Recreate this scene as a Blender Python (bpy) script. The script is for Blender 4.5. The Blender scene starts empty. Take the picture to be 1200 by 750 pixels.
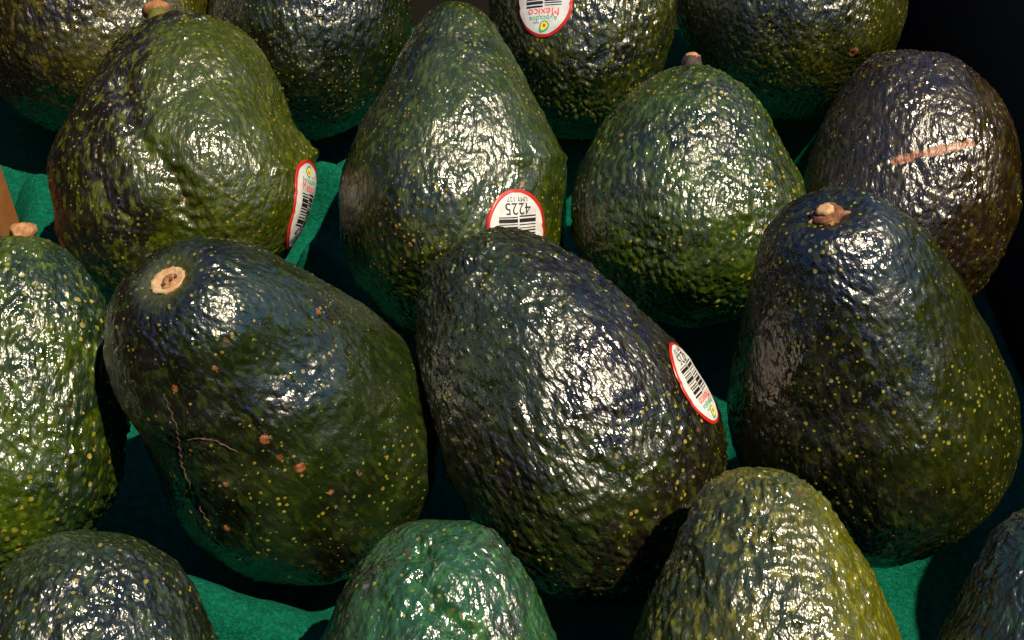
import bpy, math, random
import numpy as np
from mathutils import Vector, Matrix
from mathutils.bvhtree import BVHTree

random.seed(4); np.random.seed(4)
scene = bpy.context.scene
R = math.radians

# ------------------------------------------------------------------ camera
LENS = 45.0
TANH = 18.0 / LENS
PITCH = R(43)
DIST = 0.365
TARGET = Vector((0, 0, 0.035))
cam_right = Vector((1, 0, 0))
cam_up = Vector((0, math.sin(PITCH), math.cos(PITCH)))
cam_back = Vector((0, -math.cos(PITCH), math.sin(PITCH)))
cam_pos = TARGET + cam_back * DIST
cam = bpy.data.cameras.new('camera'); cam_o = bpy.data.objects.new('camera', cam)
scene.collection.objects.link(cam_o)
cam.lens = LENS; cam.sensor_width = 36; cam.clip_start = 0.01; cam.clip_end = 100
cam_o.location = cam_pos
cam_o.rotation_euler = (math.pi / 2 - PITCH, 0, 0)
scene.camera = cam_o

# ------------------------------------------------------------------ sky, sun, exposure
SUN = (cam_right * 0.37 + cam_up * 0.50 + cam_back * 0.78).normalized()
elev = math.asin(SUN.z); azim = math.atan2(SUN.x, SUN.y)
world = bpy.data.worlds.new('World'); scene.world = world; world.use_nodes = True
wn = world.node_tree.nodes; wl = world.node_tree.links
sky = wn.new('ShaderNodeTexSky'); sky.sky_type = 'NISHITA'; sky.sun_disc = False
sky.sun_elevation = elev; sky.sun_rotation = azim
sky.altitude = 2500; sky.air_density = 0.8; sky.dust_density = 0.0; sky.ozone_density = 9.0
bg = wn.get('Background') or wn.new('ShaderNodeBackground')
wl.new(sky.outputs[0], bg.inputs[0]); bg.inputs[1].default_value = 0.13
sl = bpy.data.lights.new('sun', 'SUN'); so = bpy.data.objects.new('sun', sl)
scene.collection.objects.link(so)
sl.energy = 5.0; sl.angle = R(0.53); sl.color = (1.0, 0.85, 0.60)
so.rotation_euler = (-SUN).to_track_quat('-Z', 'Y').to_euler()
so.location = SUN * 2
scene.view_settings.view_transform = 'Standard'; scene.view_settings.look = 'None'
scene.view_settings.gamma = 1.0; scene.view_settings.exposure = 0.5
scene.cycles.max_bounces = 5; scene.cycles.diffuse_bounces = 3; scene.cycles.glossy_bounces = 3

# ------------------------------------------------------------------ helpers
def ray(px, py):
    d = cam_right * ((px - 600) / 600 * TANH) - cam_up * ((py - 375) / 600 * TANH) - cam_back
    return d.normalized()
def at(px, py, z):                      # point of the plane of height z seen at a photo pixel
    d = ray(px, py); t = (z - cam_pos.z) / d.z
    return cam_pos + d * t
def link(o, parent=None):
    scene.collection.objects.link(o)
    if parent is not None: o.parent = parent
    return o
def tag(o, label, cat, group=None):
    o['label'] = label; o['category'] = cat
    if group: o['group'] = group
def mesh_obj(name, verts, faces, mat, parent=None, smooth=True):
    me = bpy.data.meshes.new(name); me.from_pydata([tuple(v) for v in verts], [], faces); me.update()
    if mat: me.materials.append(mat)
    if smooth: me.polygons.foreach_set('use_smooth', [True] * len(me.polygons))
    return link(bpy.data.objects.new(name, me), parent)

_perm = np.random.RandomState(7).permutation(4096)
_grad = np.random.RandomState(8).normal(size=(4096, 3)); _grad /= np.linalg.norm(_grad, axis=1)[:, None]
def pn(p):                              # gradient noise, p (n,3) -> about -0.6..0.6
    i = np.floor(p).astype(np.int64); f = p - i
    w = f * f * f * (f * (f * 6 - 15) + 10)
    out = np.zeros(len(p))
    for dx in (0, 1):
        for dy in (0, 1):
            for dz in (0, 1):
                h = _perm[(i[:, 2] + dz + _perm[(i[:, 1] + dy + _perm[(i[:, 0] + dx) & 4095]) & 4095]) & 4095]
                g = _grad[h]
                d = g[:, 0] * (f[:, 0] - dx) + g[:, 1] * (f[:, 1] - dy) + g[:, 2] * (f[:, 2] - dz)
                out += d * (w[:, 0] if dx else 1 - w[:, 0]) * (w[:, 1] if dy else 1 - w[:, 1]) * (w[:, 2] if dz else 1 - w[:, 2])
    return out

class NT:
    def __init__(s, mat):
        mat.use_nodes = True; s.t = mat.node_tree; s.n = s.t.nodes; s.l = s.t.links
        s.bsdf = s.n.get('Principled BSDF')
    def new(s, typ, **kw):
        n = s.n.new(typ)
        for k, v in kw.items(): setattr(n, k, v)
        return n
    def put(s, sock, v):
        if hasattr(v, 'is_output') or isinstance(v, bpy.types.NodeSocket): s.l.new(v, sock)
        else: sock.default_value = v
    def math(s, op, a, b=0.0, c=None, clamp=False):
        n = s.new('ShaderNodeMath', operation=op, use_clamp=clamp)
        s.put(n.inputs[0], a); s.put(n.inputs[1], b)
        if c is not None: s.put(n.inputs[2], c)
        return n.outputs[0]
    def vmath(s, op, a, b):
        n = s.new('ShaderNodeVectorMath', operation=op); s.put(n.inputs[0], a); s.put(n.inputs[1], b)
        return n.outputs[0]
    def mix(s, f, a, b):
        n = s.new('ShaderNodeMix', data_type='RGBA'); s.put(n.inputs[0], f); s.put(n.inputs[6], a); s.put(n.inputs[7], b)
        return n.outputs[2]
    def step(s, v, lo, hi, a=0.0, b=1.0):
        n = s.new('ShaderNodeMapRange', interpolation_type='SMOOTHSTEP')
        s.put(n.inputs[0], v); s.put(n.inputs[1], lo); s.put(n.inputs[2], hi); s.put(n.inputs[3], a); s.put(n.inputs[4], b)
        return n.outputs[0]
    def noise(s, vec, scale, detail=2.0, rough=0.5, dist=0.0):
        n = s.new('ShaderNodeTexNoise'); s.put(n.inputs['Vector'], vec); n.inputs['Scale'].default_value = scale
        n.inputs['Detail'].default_value = detail; n.inputs['Roughness'].default_value = rough; n.inputs['Distortion'].default_value = dist
        return n.outputs[0]
    def voro(s, vec, scale, feature='F1'):
        n = s.new('ShaderNodeTexVoronoi', feature=feature); s.put(n.inputs['Vector'], vec); n.inputs['Scale'].default_value = scale
        return n
    def attr(s, name):
        n = s.new('ShaderNodeAttribute'); n.attribute_name = name; return n.outputs[2]
def C4(c): return (c[0], c[1], c[2], 1.0)
def DK(c, k=.36): return (c[0] * k * .92, c[1] * k, c[2] * k * .5, 1.0)

def plain(name, col, rough=0.5, nscale=0, col2=None, bump=0.0, bscale=400, lo=.4, hi=.65):
    m = bpy.data.materials.new(name); t = NT(m); b = t.bsdf
    tc = t.new('ShaderNodeTexCoord').outputs['Object']
    if col2: t.l.new(t.mix(t.step(t.noise(tc, nscale, 4, .6), lo, hi), C4(col), C4(col2)), b.inputs['Base Color'])
    else: b.inputs['Base Color'].default_value = C4(col)
    b.inputs['Roughness'].default_value = rough
    if bump:
        bn = t.new('ShaderNodeBump'); bn.inputs['Strength'].default_value = bump; bn.inputs['Distance'].default_value = 0.0006
        t.l.new(t.noise(tc, bscale, 4, .6), bn.inputs['Height']); t.l.new(bn.outputs[0], b.inputs['Normal'])
    return m

# ------------------------------------------------------------------ avocado skin
def skin_material(name, p, seed):
    m = bpy.data.materials.new(name); t = NT(m); b = t.bsdf
    co = t.new('ShaderNodeTexCoord').outputs['Object']
    off = t.vmath('ADD', co, (seed * 0.731, seed * 0.413, seed * 0.297))
    stretched = t.vmath('MULTIPLY', off, (1, 1, 0.5))
    # slow drift between green and dark skin, plus the side darkened for riper skin and painted shade
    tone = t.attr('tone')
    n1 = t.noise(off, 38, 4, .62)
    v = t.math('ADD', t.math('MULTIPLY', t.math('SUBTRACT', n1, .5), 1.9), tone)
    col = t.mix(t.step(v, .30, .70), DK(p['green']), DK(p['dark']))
    # second drift: yellowish / brownish clouds
    n2 = t.noise(t.vmath('ADD', off, (3.3, 1.7, 9.2)), 60, 3, .6)
    col = t.mix(t.math('MULTIPLY', t.step(n2, .50, .72), p.get('cloud', .6)), col, DK(p.get('cloudc', (.055, .065, .010))))
    # pebble-sized tone: tops lighter, creases darker skin
    pb = t.attr('pebble')
    n3 = t.noise(stretched, 420, 2, .6)
    col = t.mix(t.step(n3, .50, .66, 0, .7), col, DK(p['fleck']))
    # pale yellow lenticels
    vo = t.voro(off, p.get('dotscale', 740))
    dn = t.noise(off, 45, 2, .5)
    rnd = t.new('ShaderNodeSeparateColor'); t.l.new(vo.outputs['Color'], rnd.inputs[0])
    dq = t.step(rnd.outputs[0], 1 - p.get('dots', .45) * 1.7, 1.0)
    rad = t.math('MULTIPLY', t.math('MULTIPLY_ADD', t.math('POWER', dq, 2.2), .27, t.math('MULTIPLY', dq, .09)), t.step(dn, .32, .56, .35, 1))
    d1 = t.math('LESS_THAN', t.math('ADD', vo.outputs['Distance'], t.math('MULTIPLY', t.math('SUBTRACT', n3, .5), .42)), rad)
    dotc = t.mix(rnd.outputs[1], C4((.19, .205, .016)), C4((.30, .22, .03)))
    col = t.mix(t.math('MULTIPLY', d1, t.math('MULTIPLY_ADD', rnd.outputs[2], .45, .55)), col, dotc)
    # rusty specks
    vo2 = t.voro(t.vmath('ADD', off, (5.1, 2.2, 7.7)), p.get('speckscale', 120))
    r2 = t.new('ShaderNodeSeparateColor'); t.l.new(vo2.outputs['Color'], r2.inputs[0])
    rad2 = t.step(r2.outputs[0], 1 - p.get('specks', .30), 1.0, 0, .095)
    wv = t.math('ADD', vo2.outputs['Distance'], t.math('MULTIPLY', t.math('SUBTRACT', n3, .5), .22))
    d2 = t.math('LESS_THAN', wv, rad2)
    col = t.mix(t.math('MULTIPLY', d2, .9), col, t.mix(r2.outputs[1], DK((.20, .060, .014)), DK((.32, .12, .03))))
    # scars and creases laid on the surface
    sc = t.attr('scar'); scn = t.noise(off, 900, 3, .6)
    scm = t.step(t.math('ADD', sc, t.math('MULTIPLY', t.math('SUBTRACT', scn, .5), .55)), .40, .60)
    col = t.mix(scm, col, t.mix(t.step(scn, .35, .65), C4((.10, .028, .008)), C4((.30, .10, .028))))
    halo = t.attr('halo')
    col = t.mix(halo, col, DK(p.get('haloc', (.16, .17, .03))))
    t.l.new(col, b.inputs['Base Color'])
    rn = t.noise(off, 110, 3, .65)
    ro = t.step(rn, .33, .68, p.get('r0', .18), p.get('r1', .40))
    ro = t.math('ADD', ro, t.math('MULTIPLY', scm, .25))
    t.l.new(ro, b.inputs['Roughness'])
    b.inputs['IOR'].default_value = 1.62
    b.inputs['Specular IOR Level'].default_value = p.get('spec', .75)
    # fine relief
    w1 = t.noise(stretched, 640, 2, .6)
    v3 = t.voro(t.vmath('ADD', stretched, (0, 0, 0)), 620)
    h = t.math('ADD', t.math('MULTIPLY', w1, 1.5), t.math('MULTIPLY', v3.outputs['Distance'], -.75))
    bn = t.new('ShaderNodeBump'); bn.inputs['Strength'].default_value = p.get('bump', .40); bn.inputs['Distance'].default_value = .0013
    t.l.new(h, bn.inputs['Height']); t.l.new(bn.outputs[0], b.inputs['Normal'])
    return m

GREEN = (.022, .050, .010); TEAL = (.012, .062, .036); OLIVE = (.095, .085, .010); BLACKG = (.011, .017, .008)
PURP = (.020, .012, .014); BROWN = (.026, .017, .008)
NT_, NP_ = 240, 300

class Avo: pass
def grid_normals(P):
    du = np.roll(P, -1, 1) - np.roll(P, 1, 1)
    dv = np.gradient(P, axis=0)
    n = np.cross(dv, du); n /= (np.linalg.norm(n, axis=2)[..., None] + 1e-12)
    return n

def make_avocado(label, cx, cy, h, a, tau, L, Rp, wn_=.6, u0=.2, s=.28, wb=1.0, lump=.0016, peb=.00036, pebscale=520,
                 stretch=.5, mat=None, tone0=.5, tonedir=(0, 0), tonek=.0, bend=(0, 0), feats=(), seed=1, pit=.0012, pitr=.006, halo=0.0,
                 squash=1.0, wrinkle=0.0, roll=0.0, blunt=.12):
    A = Avo()
    c = at(cx, cy, h); depth = (cam_pos - c).dot(cam_back)
    mpp = depth * TANH / 600
    L *= mpp; Rr = Rp * mpp
    a = R(a); tau = R(tau)
    ax = cam_right * (math.sin(a) * math.cos(tau)) + cam_up * (math.cos(a) * math.cos(tau)) + cam_back * math.sin(tau)
    ax.normalize()
    yv = ax.cross(cam_right).normalized(); yv = -yv if yv.dot(cam_back) < 0 else yv      # local +Y faces the viewer side
    xv = yv.cross(ax).normalized()
    M = Matrix(((xv.x, yv.x, ax.x, c.x), (xv.y, yv.y, ax.y, c.y), (xv.z, yv.z, ax.z, c.z), (0, 0, 0, 1)))
    A.M = M; A.Mi = M.inverted(); A.L = L; A.R = Rr; A.c = c; A.mpp = mpp
    th = np.linspace(.012, math.pi - .012, NT_)
    ph = np.linspace(0, 2 * math.pi, NP_, endpoint=False)
    u = np.cos(th)
    w = wn_ + (1 - wn_) / (1 + np.exp((u - u0) / s))
    w = w * (1 - (1 - wb) * np.clip(-u, 0, 1) ** 2)
    r = np.sin(th) ** (1 - blunt * np.clip(u * 2, 0, 1)) * w; r = r / r.max() * Rr
    z = u * L / 2
    P = np.zeros((NT_, NP_, 3))
    P[..., 0] = r[:, None] * np.cos(ph)[None]; P[..., 1] = r[:, None] * np.sin(ph)[None] * squash; P[..., 2] = z[:, None]
    q = (z / (L / 2))
    P[..., 0] += (bend[0] * mpp * q * q)[:, None]; P[..., 1] += (bend[1] * mpp * q * q)[:, None]
    N = grid_normals(P)
    if (N[NT_ // 2, 0] * P[NT_ // 2, 0])[0] < 0: N = -N
    flat = P.reshape(-1, 3); Nf = N.reshape(-1, 3)
    sd = np.array([seed * 3.17, seed * 1.31, seed * 7.77])
    d = lump * 2.2 * pn(flat * 26 + sd) + lump * .9 * pn(flat * 62 + sd * 2)
    flat = flat + Nf * d[:, None]
    def coarse(fl):
        sub = fl.reshape(NT_, NP_, 3)[::4, ::4]; nt, np_ = sub.shape[:2]
        vs = [Vector(v) for v in sub.reshape(-1, 3)]
        fs = [(i * np_ + j, i * np_ + (j + 1) % np_, (i + 1) * np_ + (j + 1) % np_, (i + 1) * np_ + j) for i in range(nt - 1) for j in range(np_)]
        return BVHTree.FromPolygons(vs, fs), vs, fs
    bv, vs, fs = coarse(flat)
    def pick(px, py):
        nonlocal bv
        o = A.Mi @ cam_pos; dd = (A.Mi.to_3x3() @ ray(px, py)).normalized()
        hit = bv.ray_cast(o, dd)
        if hit[0] is None:
            t = -o.dot(dd); hit = bv.find_nearest(o + dd * t)
        return hit[0], hit[1]
    A.pick = pick
    # features picked on the surface
    scar = np.zeros(len(flat)); calm = np.ones(len(flat)); disp = np.zeros(len(flat)); hal = np.zeros(len(flat))
    for f in feats:
        k = f[0]
        if k == 'bump':
            p0, _ = pick(f[1], f[2]); dd = np.linalg.norm(flat - np.array(p0), axis=1)
            disp += f[4] * np.exp(-(dd / f[3]) ** 2)
        elif k == 'spot':
            p0, _ = pick(f[1], f[2]); dd = np.linalg.norm(flat - np.array(p0), axis=1)
            scar = np.maximum(scar, 1.0 * (1 - np.clip(dd / f[3], 0, 2) * .5)); disp += .0002 * (dd < f[3])
        elif k == 'calm':
            p0, _ = pick(f[1], f[2]); dd = np.linalg.norm(flat - np.array(p0), axis=1)
            calm *= 1 - .92 * np.exp(-(dd / f[3]) ** 6)
        elif k == 'line':
            pts = [np.array(pick(*q_)[0]) for q_ in f[1]]
            wob = pn(flat * 380 + sd) * f[2] * 1.2
            best = np.full(len(flat), 9.0)
            for p0, p1 in zip(pts[:-1], pts[1:]):
                e = p1 - p0; tt = np.clip(((flat - p0) @ e) / (e @ e), 0, 1)
                best = np.minimum(best, np.linalg.norm(flat - p0 - tt[:, None] * e, axis=1))
            best = np.maximum(best + wob, 0)
            disp += f[3] * np.exp(-(best / f[2]) ** 2)
            if len(f) > 4: scar = np.maximum(scar, f[4] * (1 - np.clip(best / f[2], 0, 2) * .5))
    pole = np.array([bend[0] * mpp, bend[1] * mpp, L / 2])
    pd = np.linalg.norm(flat - pole, axis=1)
    disp -= pit * np.exp(-(pd / pitr) ** 2)
    hal = halo * np.exp(-(pd / (pitr * 1.25)) ** 4)
    calm *= 1 - .65 * np.exp(-(pd / (pitr * 1.6)) ** 4)
    bv, vs, fs = coarse(flat + Nf * disp[:, None])
    # pebbled hide: rounded grains parted by creases, drawn out along the neck
    warp = np.stack([pn(flat * 120 + sd + k_) for k_ in (0, 31, 57)], 1) * .0035
    qf = (flat + warp)
    zz = np.clip(flat[:, 2] / (L / 2), -1, 1)
    st = np.stack([np.ones_like(zz), np.ones_like(zz), np.full_like(zz, stretch)], 1)
    g1 = np.abs(pn(qf * st * pebscale + sd)); g2 = np.abs(pn(qf * st * pebscale * 1.9 + sd * 3)); 
    amp = .55 + .9 * np.clip(pn(flat * 48 + sd * 5) + .35, 0, 1)
    pebv = g1 * 1.9 + g2 * .8
    disp += peb * calm * amp * (pebv - .45) * 2.0
    disp += calm * (.00048 * pn(flat * 120 + sd * 4) + .00034 * pn(flat * np.array([230, 230, 150]) + sd * 6))
    if wrinkle:
        lw = np.abs(pn((flat + warp * 1.5) * np.array([150, 150, 42]) + sd * 2))
        disp += wrinkle * (lw - .2) * np.clip(.5 + zz, 0.1, 1) * calm
    flat2 = flat + Nf * disp[:, None]
    # tone: which side is coloured darker, riper skin and painted-in shade together (direction in the picture's right/up sense, local x / z)
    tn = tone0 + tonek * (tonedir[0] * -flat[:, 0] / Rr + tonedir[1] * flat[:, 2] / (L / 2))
    n = len(flat2)
    top = np.array(flat2[:NP_].mean(0)); bot = np.array(flat2[-NP_:].mean(0))
    V = np.vstack([flat2, top, bot])
    I, J = np.meshgrid(np.arange(NT_ - 1), np.arange(NP_), indexing='ij'); J2 = (J + 1) % NP_
    quads = np.stack([I * NP_ + J, (I + 1) * NP_ + J, (I + 1) * NP_ + J2, I * NP_ + J2], -1).reshape(-1, 4)
    j = np.arange(NP_); j2 = (j + 1) % NP_
    t1 = np.stack([np.full(NP_, n), j, j2], 1); t2 = np.stack([np.full(NP_, n + 1), (NT_ - 1) * NP_ + j2, (NT_ - 1) * NP_ + j], 1)
    idx = np.concatenate([quads.ravel(), t1.ravel(), t2.ravel()])
    cnt = np.concatenate([np.full(len(quads), 4), np.full(2 * NP_, 3)])
    me = bpy.data.meshes.new('skin')
    me.vertices.add(len(V)); me.vertices.foreach_set('co', V.astype(np.float32).ravel())
    me.loops.add(len(idx)); me.loops.foreach_set('vertex_index', idx.astype(np.int32))
    me.polygons.add(len(cnt)); me.polygons.foreach_set('loop_start', np.concatenate([[0], np.cumsum(cnt)[:-1]]).astype(np.int32))
    me.polygons.foreach_set('loop_total', cnt.astype(np.int32))
    me.update(calc_edges=True); me.validate()
    me.polygons.foreach_set('use_smooth', np.ones(len(cnt), dtype=bool))
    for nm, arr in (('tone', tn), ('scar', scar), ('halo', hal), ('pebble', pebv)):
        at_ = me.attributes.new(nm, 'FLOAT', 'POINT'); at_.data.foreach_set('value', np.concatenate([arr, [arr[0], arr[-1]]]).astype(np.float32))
    me.materials.append(skin_material('avocado_skin', mat or {}, seed))
    root = bpy.data.objects.new('avocado', None); root.empty_display_size = .02; link(root)
    root.matrix_world = M
    tag(root, label, 'avocado', 'avocados in the tray')
    A.root = root; A.body = link(bpy.data.objects.new('skin', me), root)
    A.pole = Vector(flat2[:NP_].mean(0)); A.bv = bv
    A.wverts = [M @ v for v in vs]; A.faces = fs
    AVOS.append(A)
    return A
AVOS = []
def P(green, dark, fleck=None, **k):
    d = dict(green=green, dark=dark, fleck=fleck or (green[0] * 2.4 + .012, green[1] * 2.1 + .012, green[2] * 1.5)); d.update(k); return d

# ------------------------------------------------------------------ the avocados, row by row from the back
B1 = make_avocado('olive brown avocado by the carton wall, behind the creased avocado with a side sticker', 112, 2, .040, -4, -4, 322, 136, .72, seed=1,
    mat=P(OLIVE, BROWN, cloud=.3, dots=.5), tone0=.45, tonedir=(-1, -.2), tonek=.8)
B2 = make_avocado('dark green shaded avocado between two stickered avocados, beside the olive brown one', 368, 5, .040, 4, -4, 310, 118, .75, seed=2,
    mat=P((.022, .034, .008), BLACKG, cloud=.3, dots=.6), tone0=.5)
B3 = make_avocado('green avocado whose sticker shows red and green print and a fruit logo', 682, 8, .040, 3, -4, 315, 110, .78, seed=3,
    mat=P((.060, .075, .009), BLACKG, cloud=.5, dots=.65, dotscale=520), tone0=.4, peb=.0006, feats=[('calm', 638, 2, .013)])
B4 = make_avocado('dark green avocado with one orange spot near its lower edge', 928, -12, .040, 5, -4, 305, 130, .8, seed=4,
    mat=P((.055, .062, .009), BLACKG, cloud=.4, dots=.45, specks=.1), tone0=.45, tonedir=(-1, 0), tonek=.25,
    feats=[('spot', 1000, 61, 0.00177)])
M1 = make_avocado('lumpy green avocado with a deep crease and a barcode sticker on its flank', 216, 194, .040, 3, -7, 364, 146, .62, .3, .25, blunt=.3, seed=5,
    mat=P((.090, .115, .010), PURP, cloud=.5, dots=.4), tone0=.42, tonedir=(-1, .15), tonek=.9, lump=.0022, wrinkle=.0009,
    feats=[('line', [(140, 95), (152, 130), (165, 165), (205, 205), (215, 235), (225, 260)], .0032, -.0020), ('bump', 265, 165, .018, .0024),
           ('line', [(205, 200), (216, 235)], .0011, -.0009, .5), ('bump', 352, 182, .010, .0040), ('line', [(318, 200), (350, 185), (372, 180)], .0016, .0014),
           ('bump', 335, 245, .013, .0030), ('bump', 190, 290, .012, -.003), ('bump', 145, 50, .012, -.002), ('calm', 356, 242, .013)])
M2 = make_avocado('tall pear shaped green avocado with the 4225 sticker and a ridge', 532, 198, .042, 1, -4, 402, 136, .50, .28, .22, seed=6,
    mat=P((.056, .088, .010), (.018, .024, .012), cloud=.6, dots=.5, bump=.32), tone0=.48, tonedir=(-1, .1), tonek=.22, wrinkle=.0006, peb=.00026,
    feats=[('bump', 652, 190, .011, .0022), ('line', [(610, 188), (640, 185), (667, 186)], .0016, .0012), ('line', [(664, 188), (640, 212)], .001, -.0007), ('bump', 575, 175, .014, -.0016),
           ('spot', 613, 215, 0.00095), ('spot', 445, 263, 0.00075), ('spot', 465, 266, 0.00082), ('spot', 480, 287, 0.00068), ('calm', 606, 272, .014)])
M3 = make_avocado('plump bright green avocado with a dark stem stub', 806, 232, .040, 3, -6, 306, 134, .72, .25, .3, seed=7,
    mat=P((.066, .112, .010), (.020, .036, .012), cloud=.55, dots=.6, dotscale=520), tone0=.47, peb=.0005, pebscale=430, stretch=.65)
M4 = make_avocado('purple brown avocado with a long tan scar across it', 1066, 216, .040, 4, -4, 320, 123, .86, .2, .3, seed=8,
    mat=P((.050, .034, .009), (.030, .017, .012), cloud=.25, dots=.3, cloudc=(.05, .04, .01)), tone0=.62, wrinkle=.0005,
    feats=[('line', [(1050, 188), (1075, 181), (1100, 176), (1136, 167)], .0012, -.0004, 1.15)])
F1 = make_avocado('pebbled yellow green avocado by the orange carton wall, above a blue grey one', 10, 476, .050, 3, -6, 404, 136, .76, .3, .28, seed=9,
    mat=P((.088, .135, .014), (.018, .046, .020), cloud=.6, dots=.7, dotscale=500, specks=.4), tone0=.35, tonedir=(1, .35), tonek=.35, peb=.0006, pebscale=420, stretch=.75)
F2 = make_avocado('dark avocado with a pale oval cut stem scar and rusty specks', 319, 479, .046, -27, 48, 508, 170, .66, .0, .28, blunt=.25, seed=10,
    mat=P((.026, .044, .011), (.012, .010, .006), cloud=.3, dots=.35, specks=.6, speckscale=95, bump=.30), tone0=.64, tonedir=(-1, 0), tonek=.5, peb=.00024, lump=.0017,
    pit=.0032, pitr=.0062, halo=.75,
    feats=[('line', [(192, 462), (207, 500), (213, 545), (232, 590), (246, 612)], .0014, -.0005), ('line', [(207, 517), (250, 515), (285, 533)], .0012, -.0004), ('bump', 268, 402, .006, .0012), ('bump', 352, 482, .006, .0014), ('bump', 372, 500, .005, -.0010),
           ('bump', 400, 470, .012, .0012), ('bump', 330, 450, .009, -.0022), ('bump', 290, 385, .008, .0014), ('bump', 300, 410, .006, -.0014), ('spot', 351, 548, 0.00129), ('spot', 310, 515, 0.00116), ('spot', 266, 619, 0.00102),
           ('spot', 372, 365, 0.00088), ('spot', 388, 577, 0.00082), ('spot', 205, 455, 0.00082), ('spot', 265, 567, 0.00075), ('spot', 420, 555, 0.00068), ('spot', 252, 431, 0.00068)])
F3 = make_avocado('leaning dark purple green avocado with a sticker wrapping its right shoulder', 656, 481, .042, -32, -3, 462, 157, .70, .25, .3, blunt=.25, seed=11,
    mat=P((.032, .046, .010), (.020, .012, .009), cloud=.3, dots=.3), tone0=.58, tonedir=(.8, -.5), tonek=.25, peb=.00058, stretch=.32, wrinkle=.0007,
    feats=[('line', [(505, 335), (540, 310), (570, 318)], .0022, -.0012), ('line', [(520, 300), (560, 292), (600, 305)], .0018, -.0009), ('calm', 804, 442, .014)])
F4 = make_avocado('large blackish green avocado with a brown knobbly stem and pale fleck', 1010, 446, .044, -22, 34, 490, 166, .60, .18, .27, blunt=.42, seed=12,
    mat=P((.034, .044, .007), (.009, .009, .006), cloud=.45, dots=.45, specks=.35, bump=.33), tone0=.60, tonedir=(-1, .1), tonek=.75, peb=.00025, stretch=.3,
    pit=.0022, pitr=.007, feats=[('spot', 968, 240, 0.00136)])
N1 = make_avocado('blue grey wrinkled avocado below the yellow green pebbled one', 100, 838, .036, 3, -4, 430, 164, .80, .2, .3, seed=13,
    mat=P((.040, .070, .050), (.020, .026, .024), cloud=.3, dots=.3), tone0=.5, wrinkle=.0012, stretch=.35, peb=.0004)
N2 = make_avocado('teal green avocado with a folded wrinkle and dark blotches on its top', 514, 822, .036, 2, -4, 430, 163, .78, .2, .3, seed=14,
    mat=P((.036, .150, .095), (.034, .034, .026), cloud=.2, dots=.3), tone0=.46, tonedir=(-1, 0), tonek=.22, wrinkle=.0012, peb=.0003, stretch=.35,
    feats=[('line', [(492, 640), (497, 690), (515, 712), (545, 735), (565, 750)], .0026, -.0020), ('line', [(515, 700), (545, 722), (560, 730)], .0012, .0008, .45)])
N3 = make_avocado('golden olive avocado with coarse ridged skin, the yellowest one', 895, 768, .038, -1, -4, 450, 168, .62, .3, .28, seed=15,
    mat=P((.19, .19, .012), (.05, .065, .014), cloud=.5, dots=.4, cloudc=(.19, .19, .012)), tone0=.50, tonedir=(-1, .15), tonek=.45, wrinkle=.0014, stretch=.4, peb=.00045)
N4 = make_avocado('dark teal avocado beside the golden olive one, mostly in shade', 1242, 812, .046, 3, -4, 430, 152, .75, .25, .3, seed=16,
    mat=P((.010, .050, .036), (.012, .022, .018), cloud=.2, dots=.2), tone0=.5, wrinkle=.0012, stretch=.35)

# ------------------------------------------------------------------ stems
def lathe(prof, seg=20, rough=.0, seed=0, sx=1.0):
    rng = random.Random(seed); vs = []; fs = []
    for (r, z) in prof:
        for k in range(seg):
            an = 2 * math.pi * k / seg
            rr = r * (1 + rough * (rng.random() - .5) * 2)
            vs.append((rr * math.cos(an) * sx, rr * math.sin(an), z + rough * .0012 * (rng.random() - .5)))
    n = len(prof)
    for i in range(n - 1):
        for k in range(seg): fs.append((i * seg + k, i * seg + (k + 1) % seg, (i + 1) * seg + (k + 1) % seg, (i + 1) * seg + k))
    fs.append(tuple((n - 1) * seg + k for k in range(seg))); fs.append(tuple(reversed(range(seg))))
    return vs, fs
tan_m = plain('stem_tan', (.26, .10, .030), .75, 500, (.40, .22, .10), .6, 900)
brown_m = plain('stem_brown', (.09, .032, .010), .8, 600, (.22, .09, .03), .8, 900)
darkst_m = plain('stem_dark', (.014, .009, .006), .7, 500, (.06, .03, .015), .8, 900)
green_m = plain('stem_green', (.06, .09, .010), .5, 400, (.11, .11, .02), .3, 900)
cream_m = plain('stem_cream', (.42, .24, .11), .55, 420, (.48, .36, .20), .4, 900)
def stem(A, prof, mat, tip=None, tipmat=None, rough=.12, seed=1, tilt=(0, 0), sx=1.0, sink=.001):
    vs, fs = lathe(prof, 22, rough, seed, sx)
    o = mesh_obj('stem', vs, fs, mat, A.root); o.location = A.pole - Vector((0, 0, sink)); o.rotation_euler = (tilt[0], tilt[1], 0)
    if tip:
        vs, fs = lathe(tip, 18, rough * 1.4, seed + 9, sx); mesh_obj('stem_tip', vs, fs, tipmat, o)
    return o
def pole_normal(A):
    n_ = sum((Vector(A.bv.find_nearest(A.pole + Vector((.004 * math.cos(q), .004 * math.sin(q), 0)))[1]) for q in (0, 1.57, 3.14, 4.71)), Vector())
    return (n_ if n_.z > 0 else -n_).normalized()
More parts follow.
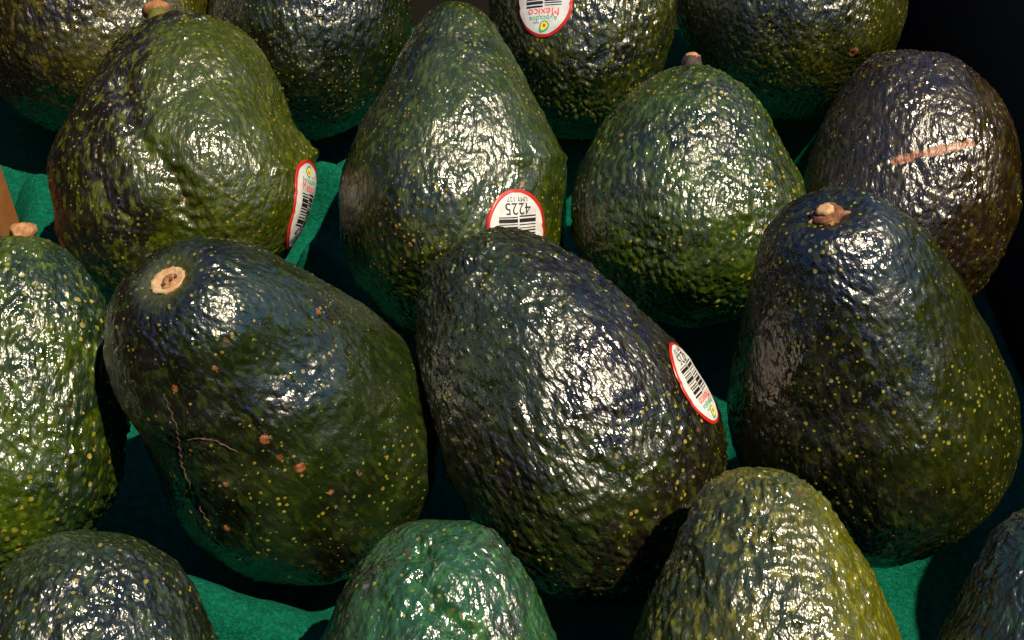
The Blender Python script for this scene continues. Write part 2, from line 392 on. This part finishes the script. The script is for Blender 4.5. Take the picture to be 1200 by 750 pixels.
# cut scar of the dark avocado: a cream cup with a rusty floor
vs, fs = lathe([(.0050, -.002), (.0053, .0002), (.0048, .0006), (.0040, .0004), (.0030, .0001), (.0018, -.0001), (.0006, -.0002)], 32, .09, 3, .85)
sc = mesh_obj('stem_scar', vs, fs, cream_m, F2.root); sc.location = F2.pole + Vector((0, 0, .0010)); sc.rotation_mode = 'QUATERNION'; sc.rotation_quaternion = pole_normal(F2).to_track_quat('Z', 'Y')
vs, fs = lathe([(.0028, -.0006), (.0029, .0000), (.0020, .0003), (.0006, .0003)], 18, .10, 5); sc.scale = (.86, .86, .9); fl = mesh_obj('scar_floor', vs, fs, tan_m, sc); fl.location = (.0005, .0008, .0001)
for (x, y) in ((.0002, .0014), (.0016, -.0002), (-.0006, .0026)):
    vs, fs = lathe([(.0004, 0), (.0005, .0004), (.0001, .0004)], 8, .2, 2); hh = mesh_obj('pore', vs, fs, brown_m, sc); hh.location = (x, y, .0006)
# thin corky scratch lines of the dark avocado
def scratch(A, pix, rad, mat):
    pts = []
    for (a_, b_) in zip(pix[:-1], pix[1:]):
        for k in range(9):
            f_ = k / 9; q_, n_ = A.pick(a_[0] + (b_[0] - a_[0]) * f_ + 1.6 * math.sin(k * 2.1 + a_[0]), a_[1] + (b_[1] - a_[1]) * f_)
            n_ = Vector(n_); n_ = -n_ if n_.dot(q_ - Vector((0, 0, q_.z))) < 0 else n_
            pts.append((q_ + n_ * .00012, n_))
    vs = []; fs = []
    for i, (q_, n_) in enumerate(pts):
        d_ = (pts[min(i + 1, len(pts) - 1)][0] - pts[max(i - 1, 0)][0]).normalized(); sd_ = d_.cross(n_).normalized()
        rr = rad * (.25 + .75 * math.sin(math.pi * (i + .6) / (len(pts) + .2)) ** .6) * (1 + .3 * math.sin(i * 1.7))
        vs += [q_ + sd_ * rr * math.cos(w_) + n_ * rr * .8 * math.sin(w_) for w_ in (0, 1.257, 2.513, 3.77, 5.03)]
    for i in range(len(pts) - 1):
        for k in range(5): fs.append((i * 5 + k, i * 5 + (k + 1) % 5, (i + 1) * 5 + (k + 1) % 5, (i + 1) * 5 + k))
    fs.append((4, 3, 2, 1, 0)); fs.append(tuple((len(pts) - 1) * 5 + k for k in range(5)))
    return mesh_obj('scratch', vs, fs, mat, A.root)
cork_m = plain('cork', (.035, .022, .009), .8, 700, (.10, .06, .025), .4, 900)
scratch(F2, [(192, 462), (207, 500), (210, 520), (213, 545), (232, 590), (246, 616)], .00030, cork_m)
scratch(F2, [(210, 517), (232, 513), (252, 516), (285, 533)], .00025, cork_m)
# knobbly stem of the large avocado, with lobes
st4 = stem(F4, [(.0030, -.001), (.0040, .0004), (.0043, .0014), (.0036, .0022), (.0028, .0026), (.0022, .0024)], brown_m,
           [(.0020, .0020), (.0023, .0032), (.0016, .0037), (.0006, .0036)], cream_m, .14, 4, (0, 0), 1.0, .0008)
for k, an in enumerate((R(20), R(95), R(165), R(330))):
    d = Vector((math.cos(an), math.sin(an), 0)); s_ = Vector((-d.y, d.x, 0)); z = Vector((0, 0, 1))
    kq = .72
    q = [d * .0035 - s_ * .0014 + z * .0008, d * .0035 + s_ * .0014 + z * .0008, d * .0080 + s_ * .0004 + z * .0014, d * .0080 - s_ * .0004 + z * .0014,
         d * .0035 - s_ * .0012 + z * .0026, d * .0035 + s_ * .0012 + z * .0026, d * .0078 + s_ * .0003 + z * .0021, d * .0078 - s_ * .0003 + z * .0021]
    mesh_obj('stem_lobe', [v_ * kq for v_ in q], [(3, 2, 1, 0), (4, 5, 6, 7), (0, 1, 5, 4), (1, 2, 6, 5), (2, 3, 7, 6), (3, 0, 4, 7)], tan_m, st4, False)
stem(M3, [(.0030, -.002), (.0030, .001), (.0036, .003), (.0032, .0055), (.0024, .007)], darkst_m, [(.0022, .0064), (.0024, .0076), (.0012, .0084)], tan_m, .2, 6, (0, R(4)), 1.0, .001)
stem(M1, [(.0046, -.002), (.0044, .002), (.0036, .0045), (.0034, .006)], green_m, [(.0030, .0055), (.0046, .0066), (.0044, .0082), (.0026, .0090)], tan_m, .1, 7, (R(14), R(22)), 1.0, .002).location += Vector((.0110, 0, -.0010))
stem(F1, [(.0022, -.002), (.0020, .001), (.0026, .0025), (.0025, .0040), (.0017, .0048), (.0008, .0050)], tan_m, None, None, .28, 8, (R(-5), R(14)), 1.2, .001)

# ------------------------------------------------------------------ stickers
paper_m = plain('sticker_paper', (.62, .62, .62), .35, 300, (.50, .50, .48))
red_m = plain('sticker_red', (.42, .018, .010), .35)
ink_m = plain('print_black', (.012, .012, .012), .5)
inkred_m = plain('print_red', (.72, .06, .03), .5)
inkgrn_m = plain('print_green', (.02, .36, .20), .5)
inkyel_m = plain('print_yellow', (.75, .70, .04), .5)
def text_mesh(body, size, cx, cy, wide=1.0):
    cu = bpy.data.curves.new('text', 'FONT'); cu.body = body; cu.size = size; cu.align_x = 'CENTER'; cu.align_y = 'CENTER'; cu.resolution_u = 3
    o = bpy.data.objects.new('text', cu); scene.collection.objects.link(o)
    bpy.context.view_layer.update()
    me = bpy.data.meshes.new_from_object(o.evaluated_get(bpy.context.evaluated_depsgraph_get()))
    vs = [(v.co.x * wide + cx, v.co.y + cy) for v in me.vertices]; fs = [tuple(p.vertices) for p in me.polygons]
    bpy.data.objects.remove(o); bpy.data.curves.remove(cu); bpy.data.meshes.remove(me)
    return vs, fs
def blob(cx, cy, pts): return [(cx + x, cy + y) for x, y in pts], [tuple(range(len(pts)))]
def rect(x0, x1, y0, y1, n=5):
    vs = []; fs = []
    for i in range(n + 1):
        x = x0 + (x1 - x0) * i / n; vs += [(x, y0), (x, y1)]
    for i in range(n): fs.append((2 * i, 2 * i + 2, 2 * i + 3, 2 * i + 1))
    return vs, fs
SW, SH = .0110, .0142
def hw(v):                               # half-width of the sticker at height v (-1..1)
    w = max(0.0, 1 - abs(v) ** 2.3) ** .52
    return SW * w * (1 - .045 * math.exp(-((v - .22) / .06) ** 2) - .045 * math.exp(-((v + .22) / .06) ** 2))
def sticker(A, px, py, up, k=1.0):
    p0, n0 = A.pick(px, py); n0 = Vector(n0)
    if n0.dot(p0 - Vector((0, 0, p0.z))) < 0: n0 = -n0
    upw = cam_right * up[0] + cam_up * up[1]
    U = A.Mi.to_3x3() @ upw; U = (U - n0 * U.dot(n0)).normalized(); X = U.cross(n0).normalized()
    # text must read left to right seen from outside
    def lay(x, y, lift):
        o = Vector(p0) + X * (x * k) + U * (y * k) + n0 * .02
        h_ = A.bv.ray_cast(o, -n0)
        if h_[0] is None: h_ = A.bv.find_nearest(o - n0 * .02)
        nn = Vector(h_[1]); nn = -nn if nn.dot(n0) < 0 else nn
        wr_ = .00022 * pn(np.array([[x * 330 + px, y * 330 + py, 1.5]]))[0]
        return h_[0] + nn * (lift + wr_)
    NV, NU = 40, 16; vs = []; fs = []
    for i in range(NV + 1):
        v = -1 + 2 * i / NV; v = math.sin(v * math.pi / 2)
        for j in range(NU + 1): vs.append(lay((-1 + 2 * j / NU) * hw(v), v * SH, .00034))
    for i in range(NV):
        for j in range(NU):
            a_ = i * (NU + 1) + j; fs.append((a_, a_ + 1, a_ + NU + 2, a_ + NU + 1))
    nb = len(vs)
    st_ = mesh_obj('sticker', vs, fs, red_m, A.root)
    so_ = st_.modifiers.new('thickness', 'SOLIDIFY'); so_.thickness = .00012; so_.offset = -1
    def printed(name, parts, mat, lift):
        V_ = []; F_ = []
        for vv, ff in parts:
            o_ = len(V_); V_ += [lay(x, y, lift) for x, y in vv]; F_ += [tuple(i + o_ for i in f) for f in ff]
        return mesh_obj(name, V_, F_, mat, st_, True)
    pv = []; pf = []
    for i in range(NV + 1):
        v = math.sin((-1 + 2 * i / NV) * math.pi / 2) * .925
        for j in range(NU + 1): pv.append(((-1 + 2 * j / NU) * max(hw(v / .945) - .0011, .0002), v * SH))
    printed('white_field', [(pv, fs)], paper_m, .00042)
    L3 = .00049
    S = SH
    printed('lettering', [text_mesh('4225', .0048, 0, -.62 * S, .95), text_mesh('LMY 127', .0019, 0, -.80 * S)], ink_m, L3)
    printed('lettering', [text_mesh('México', .0040, 0, .385 * S)], inkred_m, L3)
    printed('lettering', [text_mesh('Avocados', .0027, 0, .54 * S), text_mesh('from', .0011, .0028, .64 * S)], inkgrn_m, L3)
    rng = random.Random(12); bars = []
    for (x0, x1, off) in ((-.0066, -.0003, 0), (.0003, .0066, .0003)):
        y = -.47 * S + off
        while y < .26 * S:
            t_ = rng.choice([.00022, .0003, .0004, .0004, .0011]); t_ = min(t_, .27 * S - y)
            if t_ > .0001: bars.append(rect(x0, x1, y, y + t_))
            y += t_ + rng.choice([.0003, .0004, .0005, .0007])
    printed('barcode', bars, ink_m, L3)
    cyl = .755 * S
    pear = [(.0013 * math.sin(q) * (1 - .35 * math.cos(q)), .0017 * math.cos(q)) for q in [2 * math.pi * i / 18 for i in range(18)]]
    ca, sa = math.cos(R(-38)), math.sin(R(-38))
    rotp = lambda s_: [((x * ca - y * sa) * s_, (x * sa + y * ca) * s_) for x, y in pear]
    printed('fruit_logo', [blob(0, cyl, rotp(1.3))], inkgrn_m, L3)
    printed('fruit_logo', [blob(-.0001, cyl - .0002, rotp(.92))], inkyel_m, L3 + .00004)
    printed('fruit_logo', [blob(-.0003, cyl - .0005, [(.00062 * math.cos(q), .00062 * math.sin(q)) for q in [2 * math.pi * i / 12 for i in range(12)]])], inkred_m, L3 + .00008)
    return st_
sticker(M1, 359, 241, (.20, .98))
sticker(M2, 606, 279, (.13, -.99))
sticker(B3, 638, -4, (-.02, -1), 1.0)
sticker(F3, 814, 448, (.54, -.84), .80)

# ------------------------------------------------------------------ moulded pulp tray
allv = []; allf = []
for A in AVOS:
    o_ = len(allv); allv += A.wverts; allf += [tuple(i + o_ for i in f) for f in A.faces]
big = BVHTree.FromPolygons(allv, allf)
X0, X1, Y0, Y1 = -.215, .165, -.235, .245; ST = .0015
nx, ny = int((X1 - X0) / ST) + 1, int((Y1 - Y0) / ST) + 1
gx = np.linspace(X0, X1, nx); gy = np.linspace(Y0, Y1, ny)
GX, GY = np.meshgrid(gx, gy)
env = np.full((ny, nx), 1.0)
upv = Vector((0, 0, 1))
for i in range(ny):
    for j in range(nx):
        h_ = big.ray_cast(Vector((gx[j], gy[i], -.3)), upv)
        if h_[0] is not None: env[i, j] = h_[0].z - .0010
flatp = np.stack([GX.ravel(), GY.ravel(), np.zeros(GX.size)], 1)
RIDGE = .006
BASEZ = -.013
ridge = np.full((ny, nx), BASEZ)
for (px, py, rad_, top_) in ((35, 200, .013, .008), (50, 203, .013, .008), (40, 230, .014, .008), (50, 235, .012, .008), (35, 262, .014, .008), (48, 265, .012, .008),
        (372, 182, .013, .012), (390, 183, .013, .012), (366, 272, .012, .012), (377, 302, .010, .030), (142, 618, .013, .034), (175, 645, .012, .030), (215, 672, .014, .022), (250, 690, .016, .018),
        (300, 712, .017, .014), (335, 732, .018, .010), (661, 735, .010, .012)):
    c_ = at(px, py, top_); g_ = np.exp(-(((GX - c_.x) ** 2 + (GY - c_.y) ** 2) / rad_ ** 2) ** 2)
    ridge = np.maximum(ridge, BASEZ + (top_ - BASEZ) * g_)
lows = [min((v.z, v.x, v.y) for v in A.wverts) for A in AVOS]
for (z_, x_, y_) in lows:              # a cup under each avocado reaches up to its lowest point
    g_ = np.exp(-(((GX - x_) ** 2 + (GY - y_) ** 2) / .009 ** 2) ** 2)
    ridge = np.maximum(ridge, BASEZ + (z_ + .003 - BASEZ) * g_)
for (px, py, rad_) in ((843, 410, .020), (843, 480, .016), (943, 182, .020), (905, 160, .016), (575, 195, .014), (668, 235, .012), (1075, 700, .024)):      # deeper hollows between the cups
    c_ = at(px, py, -.02); g_ = np.exp(-(((GX - c_.x) ** 2 + (GY - c_.y) ** 2) / rad_ ** 2) ** 2)
    ridge = ridge - .030 * g_
print('stick lows', [round(l[0], 3) for l in lows])
T = np.minimum(ridge + .0022 * pn(flatp * 28).reshape(ny, nx), env)
for _ in range(3):
    m_ = T.copy()
    for dx, dy in ((1, 0), (-1, 0), (0, 1), (0, -1)): m_ = np.minimum(m_, np.roll(np.roll(T, dx, 1), dy, 0))
    T = m_
for _ in range(10):
    T = (T * 2 + np.roll(T, 1, 0) + np.roll(T, -1, 0) + np.roll(T, 1, 1) + np.roll(T, -1, 1)) / 6
T = np.minimum(T, env)
T += .00045 * pn(flatp * 260).reshape(ny, nx) + .00036 * pn(flatp * 420).reshape(ny, nx) + .00018 * pn(flatp * 900).reshape(ny, nx) - .0002
TMIN = T.min()
tv = np.stack([GX.ravel(), GY.ravel(), T.ravel()], 1)
bvv = tv.copy(); bvv[:, 2] -= .0022
I, J = np.meshgrid(np.arange(ny - 1), np.arange(nx - 1), indexing='ij')
q1 = np.stack([I * nx + J, I * nx + J + 1, (I + 1) * nx + J + 1, (I + 1) * nx + J], -1).reshape(-1, 4)
nn = nx * ny
edge = [i for i in range(nx)] + [i * nx + nx - 1 for i in range(1, ny)] + [(ny - 1) * nx + i for i in range(nx - 2, -1, -1)] + [i * nx for i in range(ny - 2, 0, -1)]
sk = [(edge[(k + 1) % len(edge)], edge[k], edge[k] + nn, edge[(k + 1) % len(edge)] + nn) for k in range(len(edge))]
pulp_m = bpy.data.materials.new('teal_pulp'); t = NT(pulp_m)
co = t.new('ShaderNodeTexCoord').outputs['Object']
col = t.mix(t.step(t.noise(co, 420, 5, .75, .6), .36, .64), C4((.0008, .100, .060)), C4((.003, .165, .102)))
col = t.mix(t.step(t.noise(co, 1500, 3, .7, 1.5), .62, .74), col, C4((.03, .22, .15)))
t.l.new(col, t.bsdf.inputs['Base Color']); t.bsdf.inputs['Roughness'].default_value = .95; t.bsdf.inputs['Specular IOR Level'].default_value = .08
bn = t.new('ShaderNodeBump'); bn.inputs['Strength'].default_value = 1.0; bn.inputs['Distance'].default_value = .0022
t.l.new(t.noise(co, 900, 5, .7, .8), bn.inputs['Height']); t.l.new(bn.outputs[0], t.bsdf.inputs['Normal'])
tray = mesh_obj('pulp_tray', np.vstack([tv, bvv]).tolist(), [tuple(q) for q in q1.tolist()] + [tuple(q[::-1]) for q in (q1 + nn).tolist()] + sk, pulp_m)
tag(tray, 'teal moulded paper pulp tray with sockets under the avocados', 'tray')

# ------------------------------------------------------------------ cardboard carton
kraft_m = plain('kraft_board', (.24, .085, .016), .8, 90, (.28, .11, .024), .25, 700)
brown_board_m = plain('brown_board', (.011, .0070, .0060), .9, 60, (.017, .010, .0085), .25, 700)
carton = link(bpy.data.objects.new('carton', None)); carton.location = (0, 0, TMIN - .006); carton.empty_display_size = .05
tag(carton, 'dark brown cardboard carton around the tray, with an orange kraft flap and tall walls added to block sky light', 'carton')
ZF = TMIN - .006
def board(name, x0, x1, y0, y1, z0, z1, mat, bev=.0012):
    import bmesh
    bm = bmesh.new(); bmesh.ops.create_cube(bm, size=1)
    for v in bm.verts: v.co = Vector((x0 + (x1 - x0) * (v.co.x + .5), y0 + (y1 - y0) * (v.co.y + .5), z0 - ZF + (z1 - z0) * (v.co.z + .5)))
    bmesh.ops.bevel(bm, geom=bm.edges[:], offset=bev, segments=2, affect='EDGES')
    me = bpy.data.meshes.new(name); bm.to_mesh(me); bm.free(); me.materials.append(mat)
    return link(bpy.data.objects.new(name, me), carton)
board('bottom_panel', -.222, .188, -.25, .268, ZF, ZF + .003, brown_board_m)
wl_ = at(25, 255, RIDGE)
print('left wall at', wl_, 'TMIN', TMIN)
board('corner_flap', wl_.x - .008, wl_.x, wl_.y - .045, wl_.y, ZF + .003, .034, kraft_m, .0025)
board('left_sky_block', -.222, -.216, -.25, .268, ZF + .003, .18, brown_board_m)  # out-of-view wall, added tall to keep sky light off the left flanks
board('right_panel', .182, .188, -.25, .268, ZF + .003, .108, brown_board_m)
board('back_sky_block', -.216, .182, .262, .268, ZF + .003, .22, brown_board_m)  # height added to cut low sky behind the rows
board('front_sky_block', -.216, .182, -.25, -.244, ZF + .003, .19, brown_board_m)  # unseen wall added to block sky fill from the camera side

# overlap report while building
for i in range(len(AVOS)):
    ti = BVHTree.FromPolygons(AVOS[i].wverts, AVOS[i].faces)
    for j in range(i + 1, len(AVOS)):
        if (AVOS[i].c - AVOS[j].c).length > .15: continue
        tj = BVHTree.FromPolygons(AVOS[j].wverts, AVOS[j].faces)
        ov = ti.overlap(tj)
        if ov:
            dmax = 0
            for v in AVOS[i].wverts:
                loc, nrm, _, dd = tj.find_nearest(v)
                cj = AVOS[j].c
                if (v - loc).dot((loc - cj)) < 0 and dd > dmax and (v - cj).length < (loc - cj).length: dmax = dd
            print('OVERLAP', i, j, AVOS[i].root['label'][:25], '|', AVOS[j].root['label'][:25], round(dmax * 1000, 1), 'mm')
for A in AVOS: print('size', A.root['label'][:24], 'L %.3f R %.3f' % (A.L, A.R), [round(x, 3) for x in A.c])
